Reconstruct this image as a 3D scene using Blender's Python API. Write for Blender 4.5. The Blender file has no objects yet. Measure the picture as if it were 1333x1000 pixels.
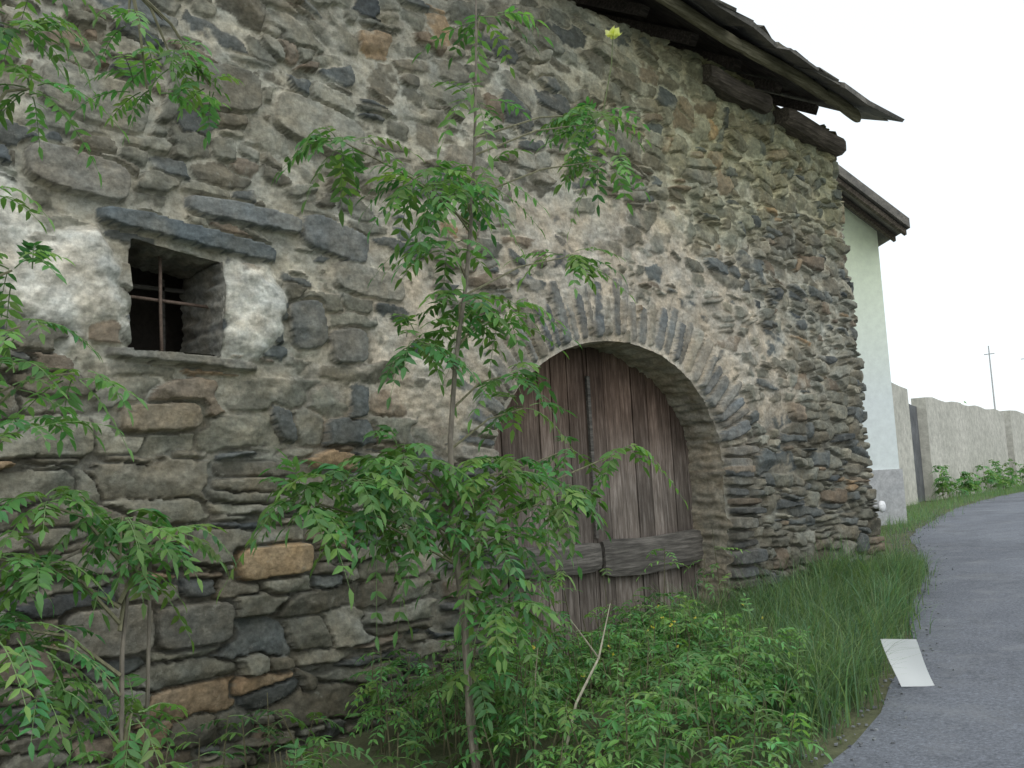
import bpy, math, random
import numpy as np
from mathutils import Vector, Matrix
random.seed(7); rng=np.random.default_rng(11)
scene=bpy.context.scene
def link(o,parent=None):
    scene.collection.objects.link(o)
    if parent: o.parent=parent
    return o
def empty(name):
    e=bpy.data.objects.new(name,None); e.empty_display_size=.2
    return link(e)
# ---------------------------------------------------------------- materials
def newmat(name):
    m=bpy.data.materials.new(name); m.use_nodes=True
    nt=m.node_tree; nt.nodes.clear()
    out=nt.nodes.new('ShaderNodeOutputMaterial'); b=nt.nodes.new('ShaderNodeBsdfPrincipled')
    nt.links.new(b.outputs[0],out.inputs[0])
    return m,nt,b,out
def N(nt,t,**k):
    n=nt.nodes.new(t)
    for a,v in k.items(): setattr(n,a,v)
    return n
def noise(nt,vec,scale,detail=4,rough=.6):
    n=N(nt,'ShaderNodeTexNoise'); n.inputs['Scale'].default_value=scale; n.inputs['Detail'].default_value=detail; n.inputs['Roughness'].default_value=rough
    if vec: nt.links.new(vec,n.inputs['Vector'])
    return n.outputs['Fac']
def ramp(nt,fac,stops):
    r=N(nt,'ShaderNodeValToRGB'); cr=r.color_ramp
    while len(cr.elements)<len(stops): cr.elements.new(.5)
    for e,(p,c) in zip(cr.elements,stops):
        e.position=p; e.color=(c,c,c,1) if isinstance(c,(int,float)) else (*c,1)
    nt.links.new(fac,r.inputs[0]); return r.outputs[0]
def mix(nt,mode,fac,a,b):
    m=N(nt,'ShaderNodeMix',data_type='RGBA',blend_type=mode)
    if isinstance(fac,(int,float)): m.inputs[0].default_value=fac
    else: nt.links.new(fac,m.inputs[0])
    for s,v in ((m.inputs[6],a),(m.inputs[7],b)):
        if isinstance(v,tuple): s.default_value=(*v,1)
        else: nt.links.new(v,s)
    return m.outputs[2]
def bump(nt,b,h,strength,dist,prev=None):
    n=N(nt,'ShaderNodeBump'); n.inputs['Strength'].default_value=strength; n.inputs['Distance'].default_value=dist
    nt.links.new(h,n.inputs['Height'])
    if prev: nt.links.new(prev,n.inputs['Normal'])
    nt.links.new(n.outputs[0],b.inputs['Normal']); return n.outputs[0]
def coord(nt,scale=(1,1,1),kind='Object'):
    t=N(nt,'ShaderNodeTexCoord'); m=N(nt,'ShaderNodeMapping'); m.inputs['Scale'].default_value=scale
    nt.links.new(t.outputs[kind],m.inputs[0]); return m.outputs[0]
def attr(nt,name='Col'):
    a=N(nt,'ShaderNodeAttribute'); a.attribute_name=name; return a
def mat_stone():
    m,nt,b,o=newmat('rubble_stone'); v=coord(nt)
    a=attr(nt).outputs['Color']
    n1=ramp(nt,noise(nt,v,42,4,.7),[(.3,.70),(.5,1.0),(.72,1.35)])
    vs=coord(nt,(1,1,3)); n3=ramp(nt,noise(nt,vs,9,3,.6),[(.35,.80),(.65,1.2)])
    c=mix(nt,'MULTIPLY',1,a,n1); c=mix(nt,'MULTIPLY',.8,c,n3)
    tint=ramp(nt,noise(nt,v,5,3,.6),[(.35,(.95,1.0,1.01)),(.65,(1.05,1.0,.90))])
    c=mix(nt,'MULTIPLY',1,c,tint)
    lich=ramp(nt,noise(nt,v,16,4,.75),[(.62,0),(.68,1)])
    c=mix(nt,'MIX',mix(nt,'MULTIPLY',1,lich,(.25,.25,.25)),c,(.38,.38,.32))
    nt.links.new(c,b.inputs['Base Color']); b.inputs['Roughness'].default_value=.9
    b.inputs['Specular IOR Level'].default_value=.25
    bump(nt,b,noise(nt,v,30,5,.7),.7,.014)
    return m
def mat_wood(name,c1,c2,vert=True,attrc=False):
    m,nt,b,o=newmat(name); sc=(14,14,1.2) if vert else (1.2,14,14)
    v=coord(nt,sc); g=noise(nt,v,3.5,6,.7)
    c=ramp(nt,g,[(.28,tuple(x*.45 for x in c1)),(.5,c1),(.72,c2)])
    n2=ramp(nt,noise(nt,coord(nt),2.2,3,.6),[(.3,.65),(.7,1.25)])
    c=mix(nt,'MULTIPLY',1,c,n2)
    if attrc: c=mix(nt,'MULTIPLY',1,c,attr(nt).outputs['Color'])
    nt.links.new(c,b.inputs['Base Color']); b.inputs['Roughness'].default_value=.9; b.inputs['Specular IOR Level'].default_value=.2
    bump(nt,b,g,.8,.008); return m
def mat_noise(name,c1,c2,scale,rough=.9,bs=.4,bd=.01,scale2=None,attrc=False):
    m,nt,b,o=newmat(name); v=coord(nt)
    c=ramp(nt,noise(nt,v,scale,4,.65),[(.3,c1),(.7,c2)])
    n2=noise(nt,v,scale2 or scale*9,4,.7)
    c=mix(nt,'MULTIPLY',1,c,ramp(nt,n2,[(.3,.75),(.7,1.22)]))
    if attrc: c=mix(nt,'MULTIPLY',1,c,attr(nt).outputs['Color'])
    nt.links.new(c,b.inputs['Base Color']); b.inputs['Roughness'].default_value=rough
    bump(nt,b,n2,bs,bd); return m
def mat_render():
    m,nt,b,o=newmat('pale_limewash'); t=N(nt,'ShaderNodeTexCoord'); sx=N(nt,'ShaderNodeSeparateXYZ'); nt.links.new(t.outputs['Object'],sx.inputs[0])
    mr=N(nt,'ShaderNodeMapRange'); mr.inputs[1].default_value=2.6; mr.inputs[2].default_value=5.0; nt.links.new(sx.outputs[2],mr.inputs[0])
    c=ramp(nt,mr.outputs[0],[(0,(.76,.82,.81)),(1,(.78,.86,.62))])
    n2=noise(nt,coord(nt),9,5,.7); c=mix(nt,'MULTIPLY',1,c,ramp(nt,n2,[(.3,.9),(.7,1.06)]))
    nt.links.new(c,b.inputs['Base Color']); b.inputs['Roughness'].default_value=.9; bump(nt,b,n2,.3,.005); return m
def mat_leaf(name):
    m,nt,b,o=newmat(name)
    c=attr(nt).outputs['Color']
    nt.links.new(c,b.inputs['Base Color']); b.inputs['Roughness'].default_value=.5; b.inputs['Specular IOR Level'].default_value=.35
    t=N(nt,'ShaderNodeBsdfTranslucent'); c2=mix(nt,'MULTIPLY',1,c,(1.35,1.5,.8)); nt.links.new(c2,t.inputs[0])
    ms=N(nt,'ShaderNodeMixShader'); ms.inputs[0].default_value=.42
    nt.links.new(b.outputs[0],ms.inputs[1]); nt.links.new(t.outputs[0],ms.inputs[2]); nt.links.new(ms.outputs[0],o.inputs[0])
    return m
def mat_bark():
    m,nt,b,o=newmat('bark'); v=coord(nt,(1,1,.3))
    c=mix(nt,'MULTIPLY',1,attr(nt).outputs['Color'],ramp(nt,noise(nt,v,60,4,.6),[(.3,.6),(.7,1.35)]))
    nt.links.new(c,b.inputs['Base Color']); b.inputs['Roughness'].default_value=.85
    return m
def mat_road():
    m,nt,b,o=newmat('worn_asphalt'); v=coord(nt)
    c=ramp(nt,noise(nt,v,.7,4,.6),[(.3,(.115,.125,.148)),(.7,(.165,.178,.205))])
    fine=noise(nt,v,55,5,.8)
    c=mix(nt,'MULTIPLY',1,c,ramp(nt,fine,[(.3,.5),(.5,1),(.7,1.7)]))
    gr=ramp(nt,noise(nt,v,2.2,6,.75),[(.5,0),(.66,1)])
    c=mix(nt,'MIX',mix(nt,'MULTIPLY',1,gr,(.55,.55,.55)),c,(.225,.235,.25))
    dk=ramp(nt,noise(nt,v,1.3,5,.7),[(.36,.65),(.5,1)])
    c=mix(nt,'MULTIPLY',.8,c,dk)
    nt.links.new(c,b.inputs['Base Color']); b.inputs['Roughness'].default_value=.9
    bump(nt,b,fine,.7,.012); return m
M_STONE=mat_stone(); M_LEAF=mat_leaf('leaf'); M_BARK=mat_bark()
M_DOOR=mat_wood('weathered_planks',(.16,.132,.112),(.32,.28,.25),True,True)
M_BEAM=mat_wood('dark_beam',(.095,.080,.063),(.22,.185,.145),False)
M_BAR=mat_wood('crossbar_wood',(.12,.11,.098),(.24,.22,.195),False)
M_SLATE=mat_noise('slate',(.09,.087,.08),(.24,.22,.19),6,.85,.6,.01,None,True)
M_MOSSW=mat_wood('mossy_board',(.19,.175,.115),(.33,.305,.215),False)
M_IRON=mat_noise('rusty_iron',(.12,.08,.06),(.26,.19,.15),40,.8)
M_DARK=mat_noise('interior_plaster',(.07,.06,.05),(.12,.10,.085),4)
M_ROAD=mat_road()
M_GROUND=mat_noise('ground_soil',(.06,.075,.03),(.12,.12,.065),1.2,1,.8,.03,14)
# ---------------------------------------------------------------- mesh builder
class MB:
    def __init__(s): s.v=[];s.f=[];s.c=[];s.m=[]
    def add(s,vs,fs,col,mi=0):
        o=len(s.v); s.v.extend([tuple(p) for p in vs]); s.c.extend([col]*len(vs))
        for f in fs: s.f.append(tuple(i+o for i in f)); s.m.append(mi)
    def box(s,c,sz,col=(1,1,1),mi=0,rot=None,jit=0):
        c=Vector(c); vs=[]
        for dz in (-.5,.5):
            for dy in (-.5,.5):
                for dx in (-.5,.5):
                    p=Vector((dx*sz[0],dy*sz[1],dz*sz[2]))
                    if jit: p+=Vector((random.uniform(-jit,jit) for _ in range(3)))
                    if rot: p=rot@p
                    vs.append(c+p)
        s.add(vs,[(0,2,3,1),(4,5,7,6),(0,1,5,4),(2,6,7,3),(0,4,6,2),(1,3,7,5)],col,mi)
    def log(s,p0,p1,ry,rz,col=(1,1,1),n=12,seg=14,amp=.12):
        p0=Vector(p0);p1=Vector(p1); vs=[];fs=[]; ph=random.uniform(0,9)
        for i in range(seg+1):
            t=i/seg; c=p0.lerp(p1,t); c.z+=.012*math.sin(t*5+ph); e=.86 if i in (0,seg) else 1
            for k in range(n):
                a=2*math.pi*k/n; r_=(abs(math.cos(a))**5+abs(math.sin(a))**5)**(-.2)
                r_*=e*(1+amp*(float(vn(np.array(t*4+k*.7),np.array(ph),1.3,3))-.5))
                vs.append(c+Vector((0,math.cos(a)*ry*r_,math.sin(a)*rz*r_)))
        for i in range(seg):
            for k in range(n): fs.append((i*n+k,i*n+(k+1)%n,(i+1)*n+(k+1)%n,(i+1)*n+k))
        fs.append(tuple(range(n))[::-1]); fs.append(tuple(seg*n+k for k in range(n)))
        s.add(vs,fs,col)
    def tube(s,pts,rad,col,mi=0,n=6):
        pts=[Vector(p) for p in pts]; vs=[];fs=[]
        for i,p in enumerate(pts):
            d=(pts[min(i+1,len(pts)-1)]-pts[max(i-1,0)]).normalized()
            a=d.cross(Vector((.3,1,.1))).normalized(); b=d.cross(a)
            for k in range(n):
                t=2*math.pi*k/n; vs.append(p+(a*math.cos(t)+b*math.sin(t))*rad[i])
        for i in range(len(pts)-1):
            for k in range(n):
                fs.append((i*n+k,i*n+(k+1)%n,(i+1)*n+(k+1)%n,(i+1)*n+k))
        fs.append(tuple(range(n))[::-1]); fs.append(tuple((len(pts)-1)*n+k for k in range(n)))
        s.add(vs,fs,col,mi)
    def build(s,name,mats,parent=None,smooth=False):
        me=bpy.data.meshes.new(name); me.from_pydata(s.v,[],s.f)
        for m in mats: me.materials.append(m)
        me.polygons.foreach_set('material_index',s.m)
        ca=me.color_attributes.new('Col','FLOAT_COLOR','POINT')
        arr=np.ones((len(s.v),4),np.float32); arr[:,:3]=np.array(s.c,np.float32).reshape(-1,3); ca.data.foreach_set('color',arr.ravel())
        if smooth: me.polygons.foreach_set('use_smooth',[True]*len(s.f))
        me.update()
        return link(bpy.data.objects.new(name,me),parent)
# ---------------------------------------------------------------- noise
_lat=rng.random((256,256))
def vn(x,z,sc,seed=0):
    x=x*sc+seed*17.31; z=z*sc+seed*9.77
    xi=np.floor(x).astype(int); zi=np.floor(z).astype(int); fx=x-xi; fz=z-zi
    fx=fx*fx*(3-2*fx); fz=fz*fz*(3-2*fz)
    g=lambda i,j:_lat[(xi+i)&255,(zi+j)&255]
    return (g(0,0)*(1-fx)+g(1,0)*fx)*(1-fz)+(g(0,1)*(1-fx)+g(1,1)*fx)*fz
def fbm(x,z,sc,seed=0,o=4):
    r=0;a=.5;t=0
    for k in range(o): r=r+a*vn(x,z,sc*2**k,seed+k*3);t+=a;a*=.55
    return r/t
def sst(a,b,x):
    t=np.clip((x-a)/(b-a),0,1); return t*t*(3-2*t)
# ---------------------------------------------------------------- rubble wall
SX0=8.87
CX,HW,SPR,RISE=5.27,1.16,1.70,.83
WX0,WX1,WZ0,WZ1=1.85,2.31,2.25,2.78
def wcol(i):
    r=random.random()
    if r<.38: c=(.205,.198,.163)
    elif r<.62: c=(.178,.163,.130)
    elif r<.77: c=(.125,.132,.128)
    elif r<.88: c=(.275,.262,.218)
    elif r<.955: c=(.215,.175,.135)
    elif r<.97: c=(.30,.22,.145)
    else: c=(.085,.092,.095)
    k=random.uniform(.78,1.2); return tuple(x*k for x in c)
def make_sites():
    S=[]
    z=-.3
    while z<5.2:
        low=z<2.2
        hr=random.uniform(.09,.18) if low else random.uniform(.085,.18)
        if random.random()<.25: hr*=.55
        s=-3.2+random.uniform(0,.2)
        while s<15.2:
            right=s>6.5
            k=.85 if right else 1.
            w=min(.6,max(.08,random.lognormvariate(math.log(.26 if low else .23),.5)))*k
            zz=z+hr/2+.03*math.sin(s*1.3+z*2)+random.uniform(-.25,.25)*hr
            rot=random.gauss(0,.06) if low else random.gauss(-.06,.24)
            hb=hr*random.uniform(.75,1.25)
            if random.random()<(.5 if right else .28):
                f=random.uniform(.35,.65)
                S.append([s+w/2,zz-hb*(1-f)/2,w/2,hb*f/2,rot]); S.append([s+w/2+random.uniform(-.04,.04),zz+hb*f/2,w/2*.9,hb*(1-f)/2,rot+random.gauss(0,.1)])
            else: S.append([s+w/2,zz,w/2,hb/2,rot])
            s+=w*random.uniform(.88,1.04)
        z+=hr*.95
    return S
sites=make_sites()
prio=[]
def P(x,z,a,b,rot,prot,col,p=5): prio.append((x,z,a,b,rot,prot,col,p))
P(2.16,2.835,.50,.052,-.10,.085,(.13,.145,.15))
P(2.45,2.985,.34,.055,-.05,.07,(.18,.19,.19))
P(2.98,2.93,.22,.10,-.22,.06,(.17,.175,.17),4)
P(1.62,3.05,.24,.10,-.1,.06,(.21,.2,.175),4)
P(2.12,2.225,.44,.030,-.05,.085,(.2,.19,.165))
P(2.58,1.24,.215,.08,.03,.05,(.38,.27,.165),7)
P(3.2,2.72,.25,.09,-.1,.05,(.24,.225,.19),4)
P(2.80,2.45,.11,.13,0.2,.05,(.15,.155,.15),4)
P(3.04,2.35,.12,.10,0.1,.06,(.16,.155,.14),4)
P(1.70,3.42,.26,.12,-.12,.06,(.27,.255,.21),4); P(2.9,3.55,.28,.13,-.2,.06,(.28,.265,.22),4); P(2.3,3.62,.25,.12,.1,.06,(.19,.18,.15),4)
P(1.75,1.0,.2,.11,0,.06,(.18,.17,.145),6); P(2.15,.98,.19,.10,0,.05,(.16,.152,.13),6); P(2.0,1.95,.2,.07,.05,.05,(.24,.205,.155),5)
P(3.35,3.35,.2,.08,.3,.06,(.27,.255,.21),4); P(4.0,3.5,.24,.11,-.3,.06,(.25,.23,.19),4); P(3.8,2.95,.2,.08,-.2,.05,(.22,.2,.165),4)
ph=-8.
while ph<190:
    bw=random.uniform(.024,.054); dph=math.degrees((bw*2+.010)/1.12); ph+=dph/2; a_=math.radians(ph); ph+=dph/2
    ex=CX+HW*math.cos(a_); ez=SPR+RISE*math.sin(a_)
    n=Vector((math.cos(a_)/HW,math.sin(a_)/RISE)).normalized()
    L=random.uniform(.30,.50)
    k=random.uniform(.75,1.3); base=random.choice([(.18,.18,.17),(.22,.205,.18),(.28,.255,.21),(.14,.145,.145)])
    P(ex+n.x*(L/2+.006),ez+n.y*(L/2+.006),L/2,bw,math.atan2(n.y,n.x)+random.gauss(0,.06),random.uniform(.03,.06),tuple(c*k for c in base),5)
for side in (1,-1):
    z=.2
    while z<1.6:
        hh=random.uniform(.05,.13); L=random.uniform(.28,.55)
        k=random.uniform(.6,1.1); base=random.choice([(.18,.17,.145),(.14,.14,.135),(.22,.18,.14)])
        P(CX+side*(HW+L/2+.005),z+hh/2,L/2,hh/2-.006,random.gauss(0,.03),random.uniform(.0,.07),tuple(c*k for c in base),6)
        z+=hh
def build_grid():
    s=list(np.arange(-3,1.05,.03)); x=1.05
    while x<SX0: s.append(x); x+=.0068+.0125*max(0,(x-1.2))/7.6
    s.append(SX0); x=SX0+.012
    while x<SX0+1.3: s.append(x); x+=.018
    while x<SX0+5.9: s.append(x); x+=.05
    return np.array(s), np.arange(-.15,4.95,.0088)
gs,gz=build_grid(); nS,nZ=len(gs),len(gz)
XX,ZZ=np.meshgrid(gs,gz,indexing='ij')
wx=XX+(fbm(XX,ZZ,9,1,4)-.5)*.030+(vn(XX,ZZ,42,5)-.5)*.010
wz=ZZ+(fbm(XX,ZZ,9,2,4)-.5)*.024+(vn(XX,ZZ,42,8)-.5)*.008
F1=np.full(XX.shape,9.);F2=np.full(XX.shape,9.);ID=np.full(XX.shape,-1);E=np.zeros(XX.shape)
UU=np.zeros(XX.shape);VV=np.zeros(XX.shape)
cols=[wcol(i) for i in range(len(sites))]
for i,(x,z,a,b,rot) in enumerate(sites):
    R=2.3
    ex=R*a+.06; ez=R*b+abs(math.sin(rot))*a*2+.06
    i0,i1=np.searchsorted(gs,[x-ex,x+ex]); j0,j1=np.searchsorted(gz,[z-ez,z+ez])
    if i1<=i0 or j1<=j0: continue
    sl=(slice(i0,i1),slice(j0,j1))
    dx=wx[sl]-x; dz=wz[sl]-z; c,s_=math.cos(rot),math.sin(rot)
    sk=random.uniform(-.6,.6)
    u=dx*c+dz*s_; v=-dx*s_+dz*c; u2=u+sk*v; v2=v*(1+random.uniform(-.5,.5)*u/a*.5)+u*random.uniform(-.1,.1)
    pp=random.choice((4.5,6,8))
    d=((np.abs(u2)/a)**pp+(np.abs(v2)/b)**pp)**(1/pp)
    for _ in range(2):
        th=random.uniform(0,6.283); d=np.maximum(d,(u2/a*math.cos(th)+v2/b*math.sin(th))/random.uniform(.8,1.15))
    f1=F1[sl];f2=F2[sl]
    new=d<f1
    f2n=np.where(new,f1,np.minimum(f2,d))
    F2[sl]=f2n; F1[sl]=np.where(new,d,f1); ID[sl]=np.where(new,i,ID[sl])
    UU[sl]=np.where(new,u,UU[sl]);VV[sl]=np.where(new,v,VV[sl])
bb=np.array([min(s[2],s[3]) for s in sites]+[.05])
E=(F2-F1)*bb[ID]*.5
E=np.minimum(E,(1.5-F1)*bb[ID])
allcol=list(cols); prot=[random.gauss(.034,.015) for _ in sites]
base=len(sites)
for k,(x,z,a,b,rot,pr,col,p) in enumerate(prio):
    R=1.35; ex=R*(a+b); i0,i1=np.searchsorted(gs,[x-ex,x+ex]); j0,j1=np.searchsorted(gz,[z-ex,z+ex])
    sl=(slice(i0,i1),slice(j0,j1))
    dx=XX[sl]*.5+wx[sl]*.5-x; dz=ZZ[sl]*.5+wz[sl]*.5-z; c,s_=math.cos(rot),math.sin(rot)
    u=dx*c+dz*s_; v=-dx*s_+dz*c
    d=((np.abs(u)/a)**p+(np.abs(v)/b)**p)**(1./p)
    e=(1-d)*b
    ins=(d<1)&((ID[sl]<base)|(e>E[sl]))
    near=(~ins)&(d<1.0+.012/b)&(ID[sl]<base)
    E[sl]=np.where(ins,e,np.where(near,np.minimum(E[sl],0),E[sl])); ID[sl]=np.where(ins,base+k,ID[sl])
    UU[sl]=np.where(ins,u,UU[sl]);VV[sl]=np.where(ins,v,VV[sl])
    allcol.append(col); prot.append(pr)
ntot=len(allcol); allcol.append((.15,.15,.14)); prot.append(0)
ID[ID<0]=ntot
C=np.array(allcol)[ID]; PR=np.array(prot)[ID]
H=np.full(XX.shape,9.)
for k in range(4):
    gx=rng.normal(0,.15,ntot+1);gv=rng.normal(0,.30,ntot+1);of=np.abs(rng.normal(0,.008,ntot+1))
    if k==0: gx*=.3;gv*=.3;of*=0
    gx[base:]*=.35;gv[base:]*=.35
    H=np.minimum(H,of[ID]+gx[ID]*UU+gv[ID]*VV)
H=np.clip(H,-.04,.025)
rim=sst(0,.007,E)
H=PR+H+(fbm(XX,ZZ,14,11,4)-.5)*.022
HS=-.07+(H+.07)*rim
def blob(x,z,rx,rz,soft=.35):
    d=np.sqrt(((XX-x)/rx)**2+((ZZ-z)/rz)**2)+(fbm(XX,ZZ,5,21,3)-.5)*.9
    return 1-sst(1-soft,1+soft*.5,d)
lowdry=1-sst(1.8,2.3,ZZ+(fbm(XX,ZZ,1.5,31)-.5)*.8)
ring=np.sqrt(((XX-CX)/HW)**2+((ZZ-SPR)/RISE)**2)
archz=(1-sst(1.8,2.7,ring+(fbm(XX,ZZ,3,33)-.5)*.6))*sst(1.5,1.9,ZZ)
rightz=sst(6.8,7.4,XX)
ML=.002+(fbm(XX,ZZ,3,41)-.5)*.055
ML=ML-lowdry*.040*(1-.5*rightz)-rightz*.010+archz*.018
pl=np.maximum(blob(1.56,2.53,.30,.27),blob(2.48,2.50,.19,.27)); pl=np.maximum(pl,.6*blob(1.25,2.75,.3,.22))
pl2=np.maximum(blob(3.75,2.1,.38,.45),blob(4.9,3.2,.8,.22)*.5)
ML=ML+pl*.072+pl2*.025
ML=ML+(fbm(XX,ZZ,20,45,3)-.5)*.026
mm=sst(-.004,.004,ML-HS)
H=np.maximum(HS,ML)+0
mort=np.array((.385,.365,.31))*np.ones(XX.shape+(3,))
pinkw=archz[...,None]; mort=mort*(1-pinkw)+np.array((.46,.41,.345))*pinkw
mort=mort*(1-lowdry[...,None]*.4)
plw=np.clip(pl*1.2,0,1)[...,None]; mort=mort*(1-plw)+np.array((.60,.575,.52))*plw
mort*=(.6+.8*fbm(XX,ZZ,9,47,5))[...,None]
C=C*(.72+.56*fbm(XX,ZZ,26,51,3)[...,None])
sm=sst(.58,.74,fbm(XX,ZZ,8,55,4)+.08*archz+.2*pl-.25*lowdry)*.5*(1-(ID>=base)*.7)
mfac=np.clip(np.maximum(mm,sm*rim),0,1)[...,None]
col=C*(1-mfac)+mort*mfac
green=(sst(3.2,4.4,ZZ+(fbm(XX,ZZ,2,61)-.5)*1.2)*sst(4.0,7,XX)*.55)[...,None]
col=col*(1-green)+col*np.array((1.14,1.15,.70))*green
low_shade=(1-sst(.3,2.1,ZZ+(fbm(XX,ZZ,1.2,63)-.5)*.8))[...,None]; col=col*(1-.34*low_shade)  # shade low on the wall, painted into the stone colour
bulge=.035*(fbm(XX,ZZ,.8,71)-.5)+0.035*(1-sst(6.93,7.0,XX+.04*(fbm(XX,ZZ,4,77)-.5)))*(1-sst(2.8,3.4,ZZ))*sst(6.0,6.6,XX)
H=H+bulge
wtop=lambda X: WZ1-.12*(X-WX0)
inD=((np.abs(XX-CX)<HW)&(ZZ<SPR)); inA=(((XX-CX)/HW)**2+((ZZ-SPR)/RISE)**2<1)&(ZZ>=SPR)
inW=(XX>WX0)&(XX<WX1)&(ZZ>WZ0)&(ZZ<wtop(XX))
inside=inD|inA|inW
def er(a):
    r=a.copy(); r[1:]&=a[:-1]; r[:-1]&=a[1:]; r[:,1:]&=a[:,:-1]; r[:,:-1]&=a[:,1:]
    r[1:,1:]&=a[:-1,:-1]; r[:-1,:-1]&=a[1:,1:]; r[1:,:-1]&=a[:-1,1:]; r[:-1,1:]&=a[1:,:-1]; return r
edge=inside&~er(inside)
XS=XX.copy();ZS=ZZ.copy()
m_=edge&inA; rr=np.sqrt(((XX-CX)/HW)**2+((ZZ-SPR)/RISE)**2)+1e-6
XS[m_]=(CX+(XX-CX)/rr)[m_]; ZS[m_]=(SPR+(ZZ-SPR)/rr)[m_]
m_=edge&inD; XS[m_]=(CX+np.sign(XX-CX)*HW)[m_]
m_=edge&inW
dl=XX-WX0; dr=WX1-XX; db=ZZ-WZ0; dt=wtop(XX)-ZZ; mn=np.minimum(np.minimum(dl,dr),np.minimum(db,dt))
XS=np.where(m_&(dl==mn),WX0,XS); XS=np.where(m_&(dr==mn),WX1,XS); ZS=np.where(m_&(db==mn),WZ0,ZS); ZS=np.where(m_&(dt==mn),wtop(XX),ZS)
He=H.copy(); k_=inW&(dt<.05); jt=np.searchsorted(gz,wtop(gs)+.012)
for i in np.nonzero(k_.any(axis=1))[0]:
    j=min(nZ-1,int(jt[i])); He[i,k_[i]]=H[i,j]; col[i,k_[i]]=col[i,j]
H=He
Rr=.05
px=np.where(XX<=SX0,XS,SX0+H); py=np.where(XX<=SX0,-H,XX-SX0)
t=np.clip((XX-(SX0-Rr))/(2*Rr),0,1)*math.pi/2; inc=(XX>SX0-Rr)&(XX<SX0+Rr)
px=np.where(inc,SX0-Rr+np.sin(t)*(Rr+H),px); py=np.where(inc,Rr-np.cos(t)*(Rr+H),py)
bat=.055*(ZZ-.63)*sst(7.2,8.8,XX); px=px-bat
co=np.stack([px,py,ZS],-1).reshape(-1,3).astype(np.float32)
idx=np.arange(nS*nZ).reshape(nS,nZ)
q=np.stack([idx[:-1,:-1],idx[1:,:-1],idx[1:,1:],idx[:-1,1:]],-1)
allin=inside[:-1,:-1]&inside[1:,:-1]&inside[1:,1:]&inside[:-1,1:]
topcut=(ZZ>4.80)&(XX>7.3); allin|=topcut[:-1,:-1]
q=q[~allin].astype(np.int32)
def np_mesh(name,co,q,col,mat,parent,smooth=True):
    me=bpy.data.meshes.new(name); me.vertices.add(len(co)); me.vertices.foreach_set('co',co.ravel())
    me.loops.add(q.size); me.loops.foreach_set('vertex_index',q.ravel())
    me.polygons.add(len(q)); me.polygons.foreach_set('loop_start',np.arange(0,q.size,4,dtype=np.int32))
    try: me.polygons.foreach_set('loop_total',np.full(len(q),4,np.int32))
    except Exception: pass
    me.polygons.foreach_set('use_smooth',np.full(len(q),smooth))
    me.update(calc_edges=True)
    ca=me.color_attributes.new('Col','FLOAT_COLOR','POINT'); a=np.ones((len(co),4),np.float32); a[:,:3]=col.reshape(-1,3); ca.data.foreach_set('color',a.ravel())
    me.materials.append(mat); return link(bpy.data.objects.new(name,me),parent)
barn=empty('stone_barn')
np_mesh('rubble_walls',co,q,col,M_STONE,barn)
def hs(x,z):
    i=min(nS-1,max(0,int(np.searchsorted(gs,x)))); j=min(nZ-1,max(0,int(np.searchsorted(gz,z))))
    return H[i,j],col[i,j]
def reveal(name,outl,depth,ncr,tint,w=.5):
    n=len(outl); V=[];Cc=[]
    for k,(x,z,nx,nz) in enumerate(outl):
        h,c=hs(x-nx*.012,z-nz*.012)
        for j in range(ncr+1):
            t=j/ncr; y=-h*(1-t)+depth*t
            o=(fbm(np.array(k*.07),np.array(y),6,91,3)-.5)*.06*min(1,t*6)
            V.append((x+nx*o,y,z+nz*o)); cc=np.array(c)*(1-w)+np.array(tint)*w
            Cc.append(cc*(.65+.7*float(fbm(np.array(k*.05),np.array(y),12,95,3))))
    Q=[]
    for k in range(n-1):
        for j in range(ncr):
            a=k*(ncr+1)+j; Q.append((a,a+1,a+ncr+2,a+ncr+1))
    np_mesh(name,np.array(V,np.float32),np.array(Q,np.int32),np.array(Cc,np.float32),M_STONE,barn)
ol=[]
for z in np.arange(.1,SPR,.015): ol.append((CX+HW,z,-1,0))
for i in range(0,181):
    ph=math.radians(i); n=Vector((math.cos(ph)/HW,math.sin(ph)/RISE)).normalized()
    ol.append((CX+HW*math.cos(ph),SPR+RISE*math.sin(ph),-n.x,-n.y))
for z in np.arange(SPR,.1,-.015): ol.append((CX-HW,z,1,0))
reveal('arch_reveal',ol,.42,34,(.34,.30,.24),.6)
ol=[]
top=lambda x: WZ1-.12*(x-WX0)
for x in np.linspace(WX0,WX1,40): ol.append((x,WZ0,0,1))
for z in np.linspace(WZ0,top(WX1),40): ol.append((WX1,z,-1,0))
for x in np.linspace(WX1,WX0,40): ol.append((x,top(x),0,-1))
for z in np.linspace(top(WX0),WZ0,40): ol.append((WX0,z,1,0))
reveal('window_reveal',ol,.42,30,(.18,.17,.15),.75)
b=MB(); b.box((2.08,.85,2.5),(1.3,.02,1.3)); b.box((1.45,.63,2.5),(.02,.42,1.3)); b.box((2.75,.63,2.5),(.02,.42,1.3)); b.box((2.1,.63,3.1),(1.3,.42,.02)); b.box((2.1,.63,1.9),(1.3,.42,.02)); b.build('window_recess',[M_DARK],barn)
b=MB()
b.tube([(2.065,.12,2.2),(2.06,.12,2.5),(2.062,.12,2.82)],[.0085]*3,(1,1,1)); b.tube([(1.8,.135,2.545),(2.1,.137,2.535),(2.36,.135,2.525)],[.0085]*3,(1,1,1)); b.build('window_bars',[M_IRON],barn,True)
b=MB()
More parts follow.
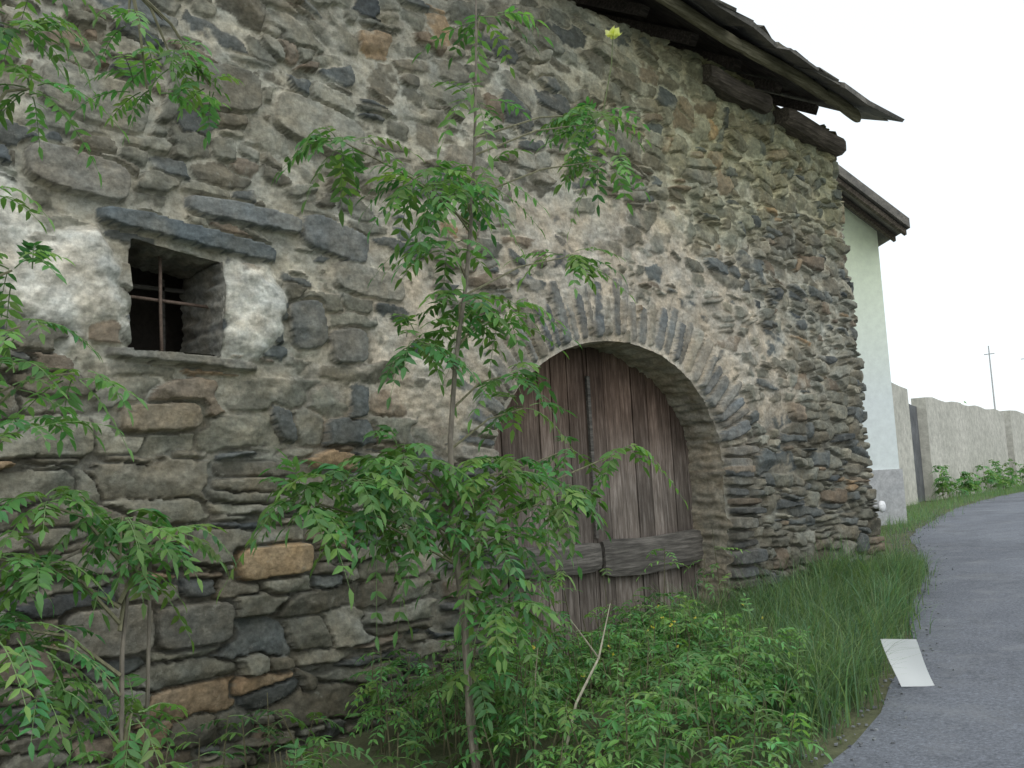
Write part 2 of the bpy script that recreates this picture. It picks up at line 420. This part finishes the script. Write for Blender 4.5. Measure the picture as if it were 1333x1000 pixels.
for (x0,z0,x1,z1) in [(1.95,2.30,1.98,2.72),(2.18,2.3,2.19,2.7),(1.86,2.66,2.3,2.64)]:
    b.box(((x0+x1)/2,.38,(z0+z1)/2),(max(.02,x1-x0),.02,max(.02,z1-z0)),(1,1,1))
b.build('window_casement',[M_BAR],barn)
door=empty('barn_door'); door.parent=barn
b=MB(); x=CX-HW-.03
def tp(xx):
    q_=1-((xx-CX)/(HW+.06))**2; return SPR+(RISE+.05)*math.sqrt(max(0,q_))
while x<CX+HW+.02:
    w=random.uniform(.12,.19); x1=min(x+w,CX+HW+.05)
    if x<5.30<x1: x1=5.30
    k=random.uniform(.6,1.2); y=.30+random.uniform(-.006,.008)
    seg=18; xa,xb=x+.004,x1-.005; vs=[];fs=[]
    for i in range(seg+1):
        f=i/seg
        for xx in (xa,xb):
            vs.append((xx,y,.12+(tp(xx)-.12)*f))
        for xx in (xa,xb):
            vs.append((xx,y+.03,.12+(tp(xx)-.12)*f))
    for i in range(seg):
        o=i*4; fs+= [(o,o+1,o+5,o+4),(o+1,o+3,o+7,o+5),(o+2,o,o+4,o+6)]
    o0=len(b.c); b.add(vs,fs,(1,1,1))
    for i,v in enumerate(vs):
        h=sst(1.4,2.3,v[2]); red=np.array((.90,.73,.64)); gr=np.array((1.12,1.13,1.13))
        b.c[o0+i]=tuple(k*(gr*(1-h)+red*h))
    x=x1
b.box((CX,.345,1.2),(2.5,.02,2.9),(.2,.2,.2))
b.build('planks',[M_DOOR],door)
b=MB()
b.log((4.12,.262,1.06),(5.27,.262,1.06),.035,.10); b.log((5.30,.258,1.03),(6.45,.258,1.03),.035,.13)
b.build('crossbars',[M_BAR],door)
b=MB(); b.box((5.285,.285,1.75),(.03,.02,1.15)); b.build('meeting_strip',[M_BAR],door)
def eave_z(x): return 4.95-.085*(x-6.5)
b=MB(); b.box((3,6.0,2.3),(11.6,.4,5)); b.box((-2.9,2.9,2.3),(.4,5.7,5)); b.build('rear_walls',[M_STONE],barn)
b2=MB(); b2.add([(8.55,.0,4.6),(8.55,5.9,4.6),(8.55,2.95,6.3),(8.2,.0,4.6),(8.2,5.9,4.6),(8.2,2.95,6.3)],[(0,1,2),(5,4,3),(0,2,5,3),(1,4,5,2)],(.15,.14,.12)); b2.build('gable',[M_STONE],barn)
b=MB(); b.log((6.52,-.03,4.79),(7.40,-.03,4.72),.12,.085); b.log((7.63,-.04,4.68),(8.60,-.04,4.60),.13,.085)
b.log((7.3,.14,4.82),(8.5,.14,4.72),.12,.09)
sl=math.radians(30); RX=Matrix.Rotation(sl,3,'X')
x=-2.8
while x<8.6:
    b.box((x,.95,eave_z(x)-.075+.95*math.tan(sl)+.22),(.09,2.2,.09),(1,1,1),0,RX,.008); x+=.62
b.build('beams',[M_BEAM],barn)
b=MB(); x0=-3.1
while x0<8.3:
    w=random.uniform(.9,1.6); x1=min(x0+w,8.47)
    b.log((x0,-.36,eave_z(x0)+.01+random.uniform(-.01,.01)),(x1,-.36,eave_z(x1)+.01+random.uniform(-.01,.01)),.03,random.uniform(.05,.07)); x0=x1+.004
b.build('eave_board',[M_MOSSW],barn)
b=MB()
for sgn in (1,-1):
    for i in range(12):
        for k in range(26):
            w=random.uniform(.3,.6); L=.5
            xx=-3+k*.46+random.uniform(-.1,.1)+(i%2)*.2
            if xx>8.6: xx=8.6-random.uniform(0,.2)
            d=i*.28+.10+random.uniform(-.06,.06)
            yy=-.42+d*math.cos(sl) if sgn==1 else 6.3-d*math.cos(sl)
            zz=eave_z(xx)+.085+d*math.sin(sl)+random.uniform(-.01,.015)
            k_=random.uniform(.6,1.3)
            R=Matrix.Rotation(sgn*(sl-.06),3,'X')@Matrix.Rotation(random.gauss(.08,.03),3,'Y')@Matrix.Rotation(random.gauss(0,.12),3,'Z')
            b.box((xx,yy,zz),(w,L,random.uniform(.02,.04)),(k_,k_,k_),0,R,.014)
            if i==0 or xx>8.0:
                for m_ in range(3):
                    R2=R@Matrix.Rotation(random.gauss(0,.15),3,'Z')@Matrix.Rotation(random.gauss(0,.04),3,'Y'); k2=random.uniform(.5,1.4)
                    b.box((xx+random.uniform(-.18,.18),yy+random.uniform(-.02,.1)+.04*m_,zz+.03+.027*m_),(w*random.uniform(.5,1),L*.8,random.uniform(.015,.035)),(k2,k2,k2*.93),0,R2,.02)
b.build('slates',[M_SLATE],barn)
b=MB()
e0,e1=eave_z(-3),eave_z(8.6)
b.add([(-3,-.36,e0+.03),(8.55,-.36,e1+.03),(8.5,2.95,e1+.03+1.88),(-3,2.95,e0+.03+1.88),(8.55,6.25,e1+.03),(-3,6.25,e0+.03)],[(0,1,2,3),(3,2,4,5)],(1,1,1)); b.build('roof_deck',[M_BEAM],barn)
b=MB(); b.tube([(8.74,-.02,1.23),(8.74,-.09,1.23)],[.02,.02],(1,1,1),0,10); b.tube([(8.74,-.09,1.23),(8.74,-.10,1.23),(8.74,-.12,1.23),(8.74,-.128,1.23)],[.045,.055,.05,.02],(1,1,1),0,20)
b.build('reflector_knob',[mat_noise('white_enamel',(.75,.75,.75),(.85,.85,.85),8,.4,.05,.001)],None,True)
# ---------------------------------------------------------------- ground
GPt=[(-300,-.6),(-20,-.1),(0,.15),(4,.38),(6,.47),(9,.62),(14,.82),(22,.95),(30,.98),(60,1.1),(400,2.0)]
def g(x): return float(np.interp(x,[p[0] for p in GPt],[p[1] for p in GPt]))
gxs=sorted(set([-300,-150,-80,-40,-20]+[i*.5 for i in range(-20,140)]+[75,90,120,200,400]))
gys=[-300,-100,-40,-20,-12,-8,-5,-3,-2,-1,0,1,2,4,6,10,20,40,100,300]
b=MB(); vs=[(x,y,g(x)) for x in gxs for y in gys]; m=len(gys)
b.add(vs,[(i*m+j,(i+1)*m+j,(i+1)*m+j+1,i*m+j+1) for i in range(len(gxs)-1) for j in range(m-1)],(1,1,1)); b.build('ground',[M_GROUND])
RL=[(-40,-3.2),(-5,-3.0),(2,-2.7),(3.5,-2.35),(4.8,-2.02),(5.5,-1.8),(6.5,-1.35),(7.5,-.9),(9.2,-.25),(12,1.25),(18,3.15),(30,5.6),(45,7.6),(70,9)]
def rl(x): return float(np.interp(x,[p[0] for p in RL],[p[1] for p in RL]))
b=MB(); xs=[x for x in gxs if -40<=x<=70]; vs=[];K=8
for x in xs:
    l=rl(x)+random.uniform(-.05,.05)
    wd=5.5+random.uniform(-.08,.08) if x<12 else 4.8+random.uniform(-.08,.08)
    for k in range(K+1): vs.append((x,l-wd*k/K,g(x)+.006))
b.add(vs,[(i*(K+1)+k,i*(K+1)+k+1,(i+1)*(K+1)+k+1,(i+1)*(K+1)+k) for i in range(len(xs)-1) for k in range(K)],(1,1,1)); b.build('road',[M_ROAD])
b=MB()
for i in range(900):
    x=random.uniform(2.5,16); y=rl(x)+random.gauss(.02,.11); s_=random.uniform(.003,.008)
    k=random.uniform(.6,1.2); b.box((x,y,g(x)+.008+s_*.3),(s_*2,s_*1.6,s_),(.20*k,.21*k,.22*k),0,Matrix.Rotation(random.uniform(0,3),3,'Z'),s_*.3)
b.build('gravel',[M_BARK])
# ---------------------------------------------------------------- neighbour house
M_PL=mat_noise('plinth_render',(.40,.41,.42),(.50,.50,.50),2,.9,.3,.006)
M_WHT=mat_render()
house=empty('plastered_house'); house.location=(14,2.22,0); house.rotation_euler=(0,0,math.radians(50))
X0,X1,Y0,Y1=0,6.0,0,6.4; YM=3.2; zt=5.12; PT=.86; zr=zt+YM*PT; zm=1.55
b=MB(); b.add([(X0,Y0,zm),(X0,Y1,zm),(X0,Y1,zt),(X0,YM,zr),(X0,Y0,zt),(X1,Y0,zm),(X1,Y1,zm),(X1,Y1,zt),(X1,YM,zr),(X1,Y0,zt)],[(0,4,3,2,1),(5,6,7,8,9),(0,5,9,4),(1,2,7,6)],(1,1,1)); b.build('walls',[M_WHT],house)
b=MB(); b.box((X1/2,YM,1.05),(X1+.06,6.46,1.1)); b.build('plinth',[M_PL],house)
b=MB(); Z1=zt-.17*PT
for sg in (1,-1):
    ye=Y0-.17 if sg==1 else Y1+.17
    vs=[]
    for xx in (X0-.7,X1+.1):
        for (yy,zz) in ((ye,Z1),(YM,zr)):
            vs.append((xx,yy,zz)); vs.append((xx,yy,zz+.14))
    b.add(vs,[(0,2,3,1),(4,5,7,6),(1,3,7,5),(0,4,6,2),(0,1,5,4),(2,6,7,3)],(1,1,1))
b.build('roof',[M_SLATE],house)
b=MB()
for xx in (X0-.60,X0-.25): b.add([(xx-.04,Y0-.14,Z1-.08),(xx+.04,Y0-.14,Z1-.08),(xx+.04,YM,zr-.12),(xx-.04,YM,zr-.12),(xx-.04,Y0-.14,Z1-.005),(xx+.04,Y0-.14,Z1-.005),(xx+.04,YM,zr-.01),(xx-.04,YM,zr-.01)],[(0,1,2,3),(7,6,5,4),(0,4,5,1),(1,5,6,2),(3,7,4,0)],(1,1,1))
b.build('verge_rafters',[M_BEAM],house)
b=MB()
for (z,h_) in ((2.6,1.1),(4.3,.7)):
    b.box((2,Y0-.01,z+.3),(.9,.06,h_)); b.box((4.6,Y0-.01,z+.3),(.9,.06,h_))
b.build('window_shutters',[M_BEAM],house)
M_OCH=mat_noise('ochre_render',(.44,.43,.37),(.58,.56,.49),.8,.95,.6,.03,7)
def wallseg(b,p,q_,z0,z1,th=.3,n=14):
    p=Vector(p);q_=Vector(q_);d=(q_-p).normalized();nn=Vector((-d.y,d.x))*th
    for i in range(n):
        a=p+(q_-p)*i/n;c=p+(q_-p)*(i+1)/n; za=z1+.03*math.sin(i*1.7)
        vs=[(a.x,a.y,z0),(c.x,c.y,z0),(c.x+nn.x,c.y+nn.y,z0),(a.x+nn.x,a.y+nn.y,z0)]
        zb=z1+.03*math.sin((i+1)*1.7)
        vs+=[(a.x,a.y,za),(c.x,c.y,zb),(c.x+nn.x,c.y+nn.y,zb),(a.x+nn.x,a.y+nn.y,za)]
        b.add(vs,[(0,1,5,4),(4,5,6,7),(2,3,7,6)]+([(0,4,7,3)] if i==0 else [])+([(1,2,6,5)] if i==n-1 else []),(1,1,1))
b=MB(); wallseg(b,(21.3,5.0),(29.6,6.5),.7,3.16); wallseg(b,(30.9,6.8),(45,9.4),.7,3.25); wallseg(b,(18.0,4.33),(20.1,4.82),.7,3.3,.3,3); b.build('garden_wall',[M_OCH])
b=MB(); wallseg(b,(29.6,6.9),(30.9,7.2),.7,2.9,.1,4); wallseg(b,(20.1,4.98),(21.3,5.2),.7,3.0,.08,3)
b.build('wooden_gate',[mat_wood('grey_gate',(.17,.175,.18),(.25,.25,.26),True)])
for (x,y,h_) in ((62,19.0,9.0),(75,21.5,9.8)):
    b=MB(); b.tube([(x,y,.9),(x,y,h_)],[.06,.035],(1,1,1),0,8); b.box((x,y,h_-.5),(.05,.6,.05)); b.build('utility_pole',[M_PL])
# ---------------------------------------------------------------- plants
def rv(): return Vector((random.gauss(0,1),random.gauss(0,1),random.gauss(0,1)))
def leaflet(mb,p,d,nrm,L,W,col):
    d=d.normalized(); s=d.cross(nrm).normalized(); n=s.cross(d)
    dr=-n*L*.12
    vs=[p,p+d*L*.3+s*W*.46+n*W*.12,p+d*L*.3,p+d*L*.3-s*W*.46+n*W*.12,p+d*L*.66+s*W*.36+n*W*.1+dr*.5,p+d*L*.66+dr*.5,p+d*L*.66-s*W*.36+n*W*.1+dr*.5,p+d*L+dr*1.3]
    mb.add(vs,[(0,2,1),(0,3,2),(1,2,5,4),(2,3,6,5),(4,5,7),(5,6,7)],col)
def leafcol(b=1):
    k=random.uniform(.65,1.4)*b; y=random.random()
    c=(.080+.090*y,.225+.06*y,.082-.005*y); return tuple(x*k for x in c)
def compound(mb,base,d,L,droop=.5,pairs=5,lf=.08,b=1.):
    d=d.normalized(); col=leafcol(b); pts=[]
    for i in range(7):
        t=i/6; pts.append(base+d*L*t+Vector((0,0,-1))*droop*L*t*t)
    mb.tube(pts,[.0022*(1-.6*i/6) for i in range(7)],(.14,.23,.08),1,3)
    for k in range(pairs+1):
        t=.25+.75*k/pairs; f=t*6; i=min(5,int(f)); p=pts[i].lerp(pts[i+1],f-i); tg=(pts[i+1]-pts[i]).normalized()
        side=tg.cross(Vector((0,0,1)))
        if side.length<.1: side=Vector((1,0,0))
        side.normalize(); up=side.cross(tg); up+=rv()*.22
        if k==pairs: leaflet(mb,p,tg+rv()*.1,up,lf*1.1,lf*.37,col); continue
        l=lf*(.75+.35*math.sin(math.pi*min(1,t+.05)))
        for sg in (1,-1):
            if random.random()<.04: continue
            dd=side*sg*.85+tg*.55-Vector((0,0,1))*random.uniform(.0,.35)+rv()*.13
            cc=tuple(x*random.uniform(.86,1.14) for x in col)
            leaflet(mb,p,dd,up+rv()*.15,l*random.uniform(.8,1.12),lf*.37,cc)
def cluster(mb,c,r,n,att=None,L=.24,lf=.08,b=1.,bias=Vector((0,0,0)),flat=.6):
    c=Vector(c)
    if att is not None:
        att=Vector(att); mid=att.lerp(c,.5)+Vector((0,0,.04)); mb.tube([att,mid,c],[.006,.0045,.003],(.18,.17,.10),1,5)
    for i in range(n):
        o=rv().normalized()*random.uniform(.1,1)*r*.8; o.z*=flat
        d=o.normalized()+rv()*.35+bias; d.z=d.z*.6+.15
        compound(mb,c+o*.7,d,L*random.uniform(.7,1.2),random.uniform(.35,.9),random.choice((4,5,5,6)),lf*random.uniform(.8,1.1),b)
BK=(.19,.165,.13)
mb=MB()
tr=[(2.82,-1.2,.25),(2.79,-1.2,.65),(2.77,-1.21,1.0),(2.74,-1.2,1.4),(2.75,-1.2,1.76),(2.80,-1.2,2.1),(2.87,-1.21,2.44),(2.93,-1.2,2.75),(2.97,-1.2,3.06),(3.0,-1.2,3.4),(3.03,-1.2,3.85)]
mb.tube(tr,[.019,.018,.016,.015,.013,.011,.010,.009,.008,.006,.004],BK,1,8)
mb.tube([(2.75,-1.28,.25),(2.72,-1.27,.6),(2.73,-1.26,.95),(2.80,-1.24,1.25)],[.012,.011,.009,.005],BK,1,7)
for (x,z,r,n,yo) in [(2.87,2.87,.20,18,0),(2.62,2.85,.18,17,-.05),(3.06,3.0,.15,10,.05),(2.84,2.36,.2,17,0),(2.66,2.2,.19,17,.1),(3.08,2.32,.15,12,0),
    (2.48,1.66,.26,36,0),(2.20,1.60,.22,30,-.05),(2.02,1.53,.16,15,0),(2.93,1.60,.26,36,-.1),(3.35,1.48,.2,24,0),(2.97,1.32,.24,32,0),(2.90,1.05,.2,24,-.1),(2.65,1.42,.18,18,.1),(2.35,1.45,.16,10,.0),
    (2.27,2.97,.14,12,0),(3.68,2.70,.13,11,.1),(3.98,1.70,.12,6,.1),(3.6,1.72,.1,6,.1),(3.05,3.75,.16,8,0),(3.0,3.34,.14,6,0),(3.80,3.40,.17,14,0),(3.95,3.52,.16,12,.1),(3.88,3.22,.15,9,0),(2.85,.75,.16,9,0),(3.2,1.9,.12,6,.0),(2.78,2.6,.16,11,0),(3.0,.6,.17,10,-.1),(3.1,2.05,.12,7,0)]:
    za=z-.25*abs(x-2.85)-.1; zs=[t[2] for t in tr]; xa=float(np.interp(za,zs,[t[0] for t in tr]))
    cluster(mb,(x,-1.2+yo,z),r,n,(xa,-1.2,max(.3,za)),L=.23,lf=.070)
for k in range(12):
    d=rv(); leaflet(mb,Vector((4.08,-1.15,3.98)),Vector((d.x,d.y,abs(d.z))),rv(),.055,.05,(.75,.74,.35))
mb.tube([(3.95,-1.15,3.5),(4.05,-1.15,3.8),(4.08,-1.15,3.98)],[.004,.003,.002],(.12,.15,.06),1,5)
mb.build('ash_sapling',[M_LEAF,M_BARK])
mb=MB(); tl=[(.70,-1.9,.1),(.72,-1.9,1.0),(.69,-1.9,2.0),(.74,-1.9,3.0),(.8,-1.9,3.4)]
mb.tube(tl,[.022,.018,.014,.009,.005],BK,1,8)
for (x,z,r,n,yo) in [(.80,2.75,.13,14,0),(.82,2.60,.12,10,0),(.78,2.12,.12,10,0),(.80,1.98,.1,8,.0),(.93,1.87,.09,7,0),(.78,1.83,.12,11,0),(.70,2.3,.12,6,0),(.80,2.95,.14,11,0),(.8,1.72,.1,6,0)]:
    cluster(mb,(x,-1.9+yo,z),r,n,(.71,-1.9,z-.12),L=.15,lf=.045,b=1.05)
mb.tube([(.76,-1.9,3.1),(1.0,-1.88,3.05),(1.2,-1.85,2.92)],[.004,.003,.002],BK,1,5)
for (x,z,n) in [(1.22,2.82,13),(1.15,2.70,7),(1.34,2.76,6),(1.1,2.9,6)]: cluster(mb,(x,-1.85,z),.12,n,(1.1,-1.87,2.98),L=.13,lf=.042,b=1.1)
mb.build('ash_sapling',[M_LEAF,M_BARK])
mb=MB()
mb.tube([(1.04,-1.9,.15),(1.04,-1.9,.8),(1.05,-1.89,1.15),(1.09,-1.88,1.5)],[.008,.007,.006,.004],BK,1,6)
mb.tube([(1.12,-1.8,.15),(1.15,-1.8,.9),(1.17,-1.8,1.5)],[.007,.006,.004],BK,1,6)
mb.tube([(.5,-1.8,1.1),(.75,-1.85,1.33),(.95,-1.88,1.42)],[.008,.006,.004],BK,1,6)
for (x,z,r,n,yo) in [(.86,1.54,.13,15,0),(1.05,1.50,.12,16,0),(1.19,1.43,.10,14,.05),(.85,1.38,.13,13,0),(.85,1.2,.13,12,0),(1.10,1.36,.1,7,.05),(1.07,1.0,.11,12,0),(.84,1.08,.13,14,0),(1.10,.86,.12,11,0),(.74,1.42,.13,10,.1),(.95,.88,.12,11,0),(.78,1.25,.12,8,0)]:
    cluster(mb,(x,-1.9+yo,z),r,n,(1.04,-1.9,max(.3,z-.15)),L=.15,lf=.045,b=1.)
mb.build('ash_sapling',[M_LEAF,M_BARK])
mb=MB()
def shoot(mb,x,y,h,n,b=1.,lf=.05):
    z0=g(x); lean=Vector((random.gauss(0,.15),random.gauss(0,.15)-.05,0)); top=Vector((x,y,z0+h))+lean*h
    mb.tube([(x,y,z0),(x+lean.x*h*.4,y+lean.y*h*.4,z0+h*.5),top],[.005,.004,.002],(.12,.11,.06),1,4)
    for i in range(n):
        t=random.uniform(.35,1); p=Vector((x,y,z0)).lerp(top,t); d=rv(); d.z=abs(d.z)*.4+.1
        compound(mb,p,d,random.uniform(.12,.22),random.uniform(.3,.8),random.choice((3,4,5)),lf*random.uniform(.8,1.2),b)
def shrub_lim(y): return 5.75+y*.75
for i in range(380):
    x=random.uniform(2.8,5.9); yb=max(rl(x)+.12,-2.3); y=random.uniform(yb,-.12)
    if x>shrub_lim(y)+random.gauss(0,.15): continue
    h=random.uniform(.2,.42)*(.65 if y<yb+.25 else 1)*(1.15 if y>-1.3 and x<4.2 else 1)
    shoot(mb,x,y,h,random.randint(5,8),random.uniform(.75,1.5),random.uniform(.034,.052))
for (x,y,h) in [(4.2,-.5,.75),(4.6,-.4,.62),(5.1,-.4,.70),(5.55,-.35,.6),(4.0,-.7,.7),(5.9,-.3,.75)]: shoot(mb,x,y,h,6,1.2,.04)
for i in range(40): shoot(mb,random.uniform(.6,3),random.uniform(-1.2,-.1),random.uniform(.1,.35),4,.8)
for (x,y) in [(2.0,-1.2),(2.1,-1.1),(1.95,-1.15),(2.08,-1.25)]: shoot(mb,x,y,.35,5,1)
for i in range(16):
    x=random.uniform(3.2,5.0); y=random.uniform(-1.5,-.5); p=Vector((x,y,g(x)+random.uniform(.3,.45)))
    for k in range(3): leaflet(mb,p,rv(),rv(),.013,.013,(.7,.6,.12))
mb.build('wild_shrub',[M_LEAF,M_BARK])
mb=MB()
mb.tube([(3.0,-1.5,.35),(3.12,-1.5,.62),(3.3,-1.48,.78),(3.42,-1.46,1.0)],[.007,.006,.005,.002],(.36,.33,.25),1,5); mb.tube([(3.3,-1.48,.78),(3.22,-1.4,.95)],[.004,.002],(.33,.30,.22),1,4)
mb.tube([(2.95,-1.4,.3),(2.97,-1.42,.75),(3.05,-1.4,1.05)],[.004,.003,.002],(.25,.22,.15),1,4)
mb.build('dry_twigs',[M_LEAF,M_BARK])
PX,PY=5.02,-2.08
def blades(mb,x,y,n,h,spread=.08,b=1.):
    z0=g(x); lean=random.uniform(-.5,.5)
    if abs(x-PX)<.28 and abs(y-PY)<.25: h*=.35; spread*=.6
    for i in range(n):
        a=random.uniform(0,6.283); p=Vector((x+random.gauss(0,spread),y+random.gauss(0,spread),z0-.01)); H_=h*random.uniform(.5,1.15)
        o=Vector((math.cos(a)+lean,math.sin(a)-.35,0)).normalized(); s=Vector((-o.y,o.x,0)); w=random.uniform(.002,.0045); bend=random.uniform(.25,.95)*H_
        k=random.uniform(.7,1.3)*b; yl=random.random(); cl=((.092+.085*yl)*k,(.195+.04*yl)*k,(.110-.01*yl)*k)
        vs=[];fs=[]
        for j in range(6):
            t=j/5; c=p+o*bend*t*t+Vector((0,0,H_*(t-.42*t*t*t*bend/H_))); ww=w*(1-t)+.0005
            vs+=[c-s*ww,c+s*ww]
        for j in range(5): fs.append((j*2,j*2+1,j*2+3,j*2+2))
        mb.add(vs,fs,cl)
mb=MB()
for i in range(1200):
    x=random.uniform(4.0,9.0); y=random.uniform(rl(x)+.08,-.06)
    if y<rl(x)+.05 or x<shrub_lim(y)-.25: continue
    clump=.7+.6*float(vn(np.array(x),np.array(y),3.0,7))
    blades(mb,x,y,18,.40*clump*random.uniform(.6,1.2)*(1 if x<8 else .7),.06,random.uniform(.65,1.4))
for i in range(60):
    x=random.uniform(2.5,4.6); blades(mb,x,random.uniform(rl(x)+.06,rl(x)+.35),8,.13,.05,random.uniform(.9,1.3))
mb.build('tall_grass',[M_LEAF])
mb=MB()
for i in range(1000):
    x=random.uniform(9,34); wy=np.interp(x,[9,14,14.01,18,22,29.6,45],[2.2,2.2,2.2,4.3,5.0,6.5,9.3]); y=random.uniform(rl(x)+.05,max(rl(x)+.3,wy-.05))
    blades(mb,x,y,7,.22*random.uniform(.3,1.2),.14,random.uniform(1.0,1.4))
for i in range(70):
    x=random.uniform(20,34); shoot(mb,x,np.interp(x,[20,34],[4.5,7.1]),random.uniform(.2,.8),5,1.1,.10)
for i in range(300):
    x=random.uniform(16,40); y=rl(x)-4.8-random.uniform(-.1,1.5); blades(mb,x,y,7,.2,.2,1.5)
mb.build('verge_grass',[M_LEAF,M_BARK])
mb=MB()
for (cx,cy,cz,r) in [(47,15.5,3.3,1.1),(50,16.5,3.6,1.3)]:
    mb.tube([(cx,cy,1),(cx,cy,cz)],[.12,.06],BK,1,6)
    for i in range(700):
        o=rv().normalized()*r*random.uniform(.3,1)*(1+.3*math.sin(i)); leaflet(mb,Vector((cx,cy,cz))+o,rv(),rv(),.25,.15,leafcol(1.3))
mb.build('distant_tree',[M_LEAF,M_BARK])
b=MB(); w,h_=.19,.27; vs=[];n=6
o=Vector((PX,PY,g(PX)+.010)); ax=Vector((.72,-.68,-.05)).normalized(); ay=Vector((-.36,.10,.85)).normalized()
for i in range(n+1):
    for j in range(n+1):
        u=i/n-.5;v=j/n; vs.append(o+ax*u*w*(1-.15*v)+ay*v*h_+Vector((0,1,0))*.012*math.sin(v*3+u*2))
b.add(vs,[(i*(n+1)+j,(i+1)*(n+1)+j,(i+1)*(n+1)+j+1,i*(n+1)+j+1) for i in range(n) for j in range(n)],(1,1,1))
m,nt,bs_,o_=newmat('white_paper'); bs_.inputs['Base Color'].default_value=(.86,.88,.86,1); bs_.inputs['Roughness'].default_value=.7
bump(nt,bs_,noise(nt,coord(nt),12,3,.5),.2,.004)
b.build('paper_sheet',[m],None,True)
# ---------------------------------------------------------------- light, sky, camera
el=math.radians(56); az=Vector((-.45,-.8)).normalized()
S=Vector((az.x*math.cos(el),az.y*math.cos(el),math.sin(el)))
sun=bpy.data.lights.new('sun','SUN'); sun.energy=1.1; sun.angle=math.radians(75); sun.color=(1,.985,.95)
so=link(bpy.data.objects.new('sun',sun)); so.rotation_euler=S.to_track_quat('Z','Y').to_euler()
w=bpy.data.worlds.new('World'); scene.world=w; w.use_nodes=True; nt=w.node_tree; bg=nt.nodes['Background']
sk=nt.nodes.new('ShaderNodeTexSky'); sk.sky_type='NISHITA'; sk.sun_disc=False; sk.sun_elevation=el; sk.sun_rotation=math.atan2(az.x,az.y); sk.air_density=1.0; sk.dust_density=2; sk.ozone_density=1
mx=nt.nodes.new('ShaderNodeMix'); mx.data_type='RGBA'; mx.inputs[0].default_value=.8
nt.links.new(sk.outputs[0],mx.inputs[6]); mx.inputs[7].default_value=(8.0,8.5,8.7,1)
nt.links.new(mx.outputs[2],bg.inputs[0]); bg.inputs[1].default_value=.15
cam=bpy.data.cameras.new('camera'); cam.sensor_width=36; cam.lens=35.1; cam.clip_end=2000; cam.clip_start=.05
h=math.radians(46.5);p=math.radians(6.4);r=math.radians(3.0)
f=Vector((math.cos(p)*math.cos(h),math.cos(p)*math.sin(h),math.sin(p))); r0=Vector((math.sin(h),-math.cos(h),0));u0=r0.cross(f)
R=r0*math.cos(r)-u0*math.sin(r);U=u0*math.cos(r)+r0*math.sin(r)
co_=link(bpy.data.objects.new('camera',cam)); mw=Matrix((R,U,-f)).transposed().to_4x4(); mw.translation=Vector((0,-4.5,1.5)); co_.matrix_world=mw
scene.camera=co_
scene.view_settings.view_transform='Standard'; scene.view_settings.look='None'; scene.view_settings.exposure=0
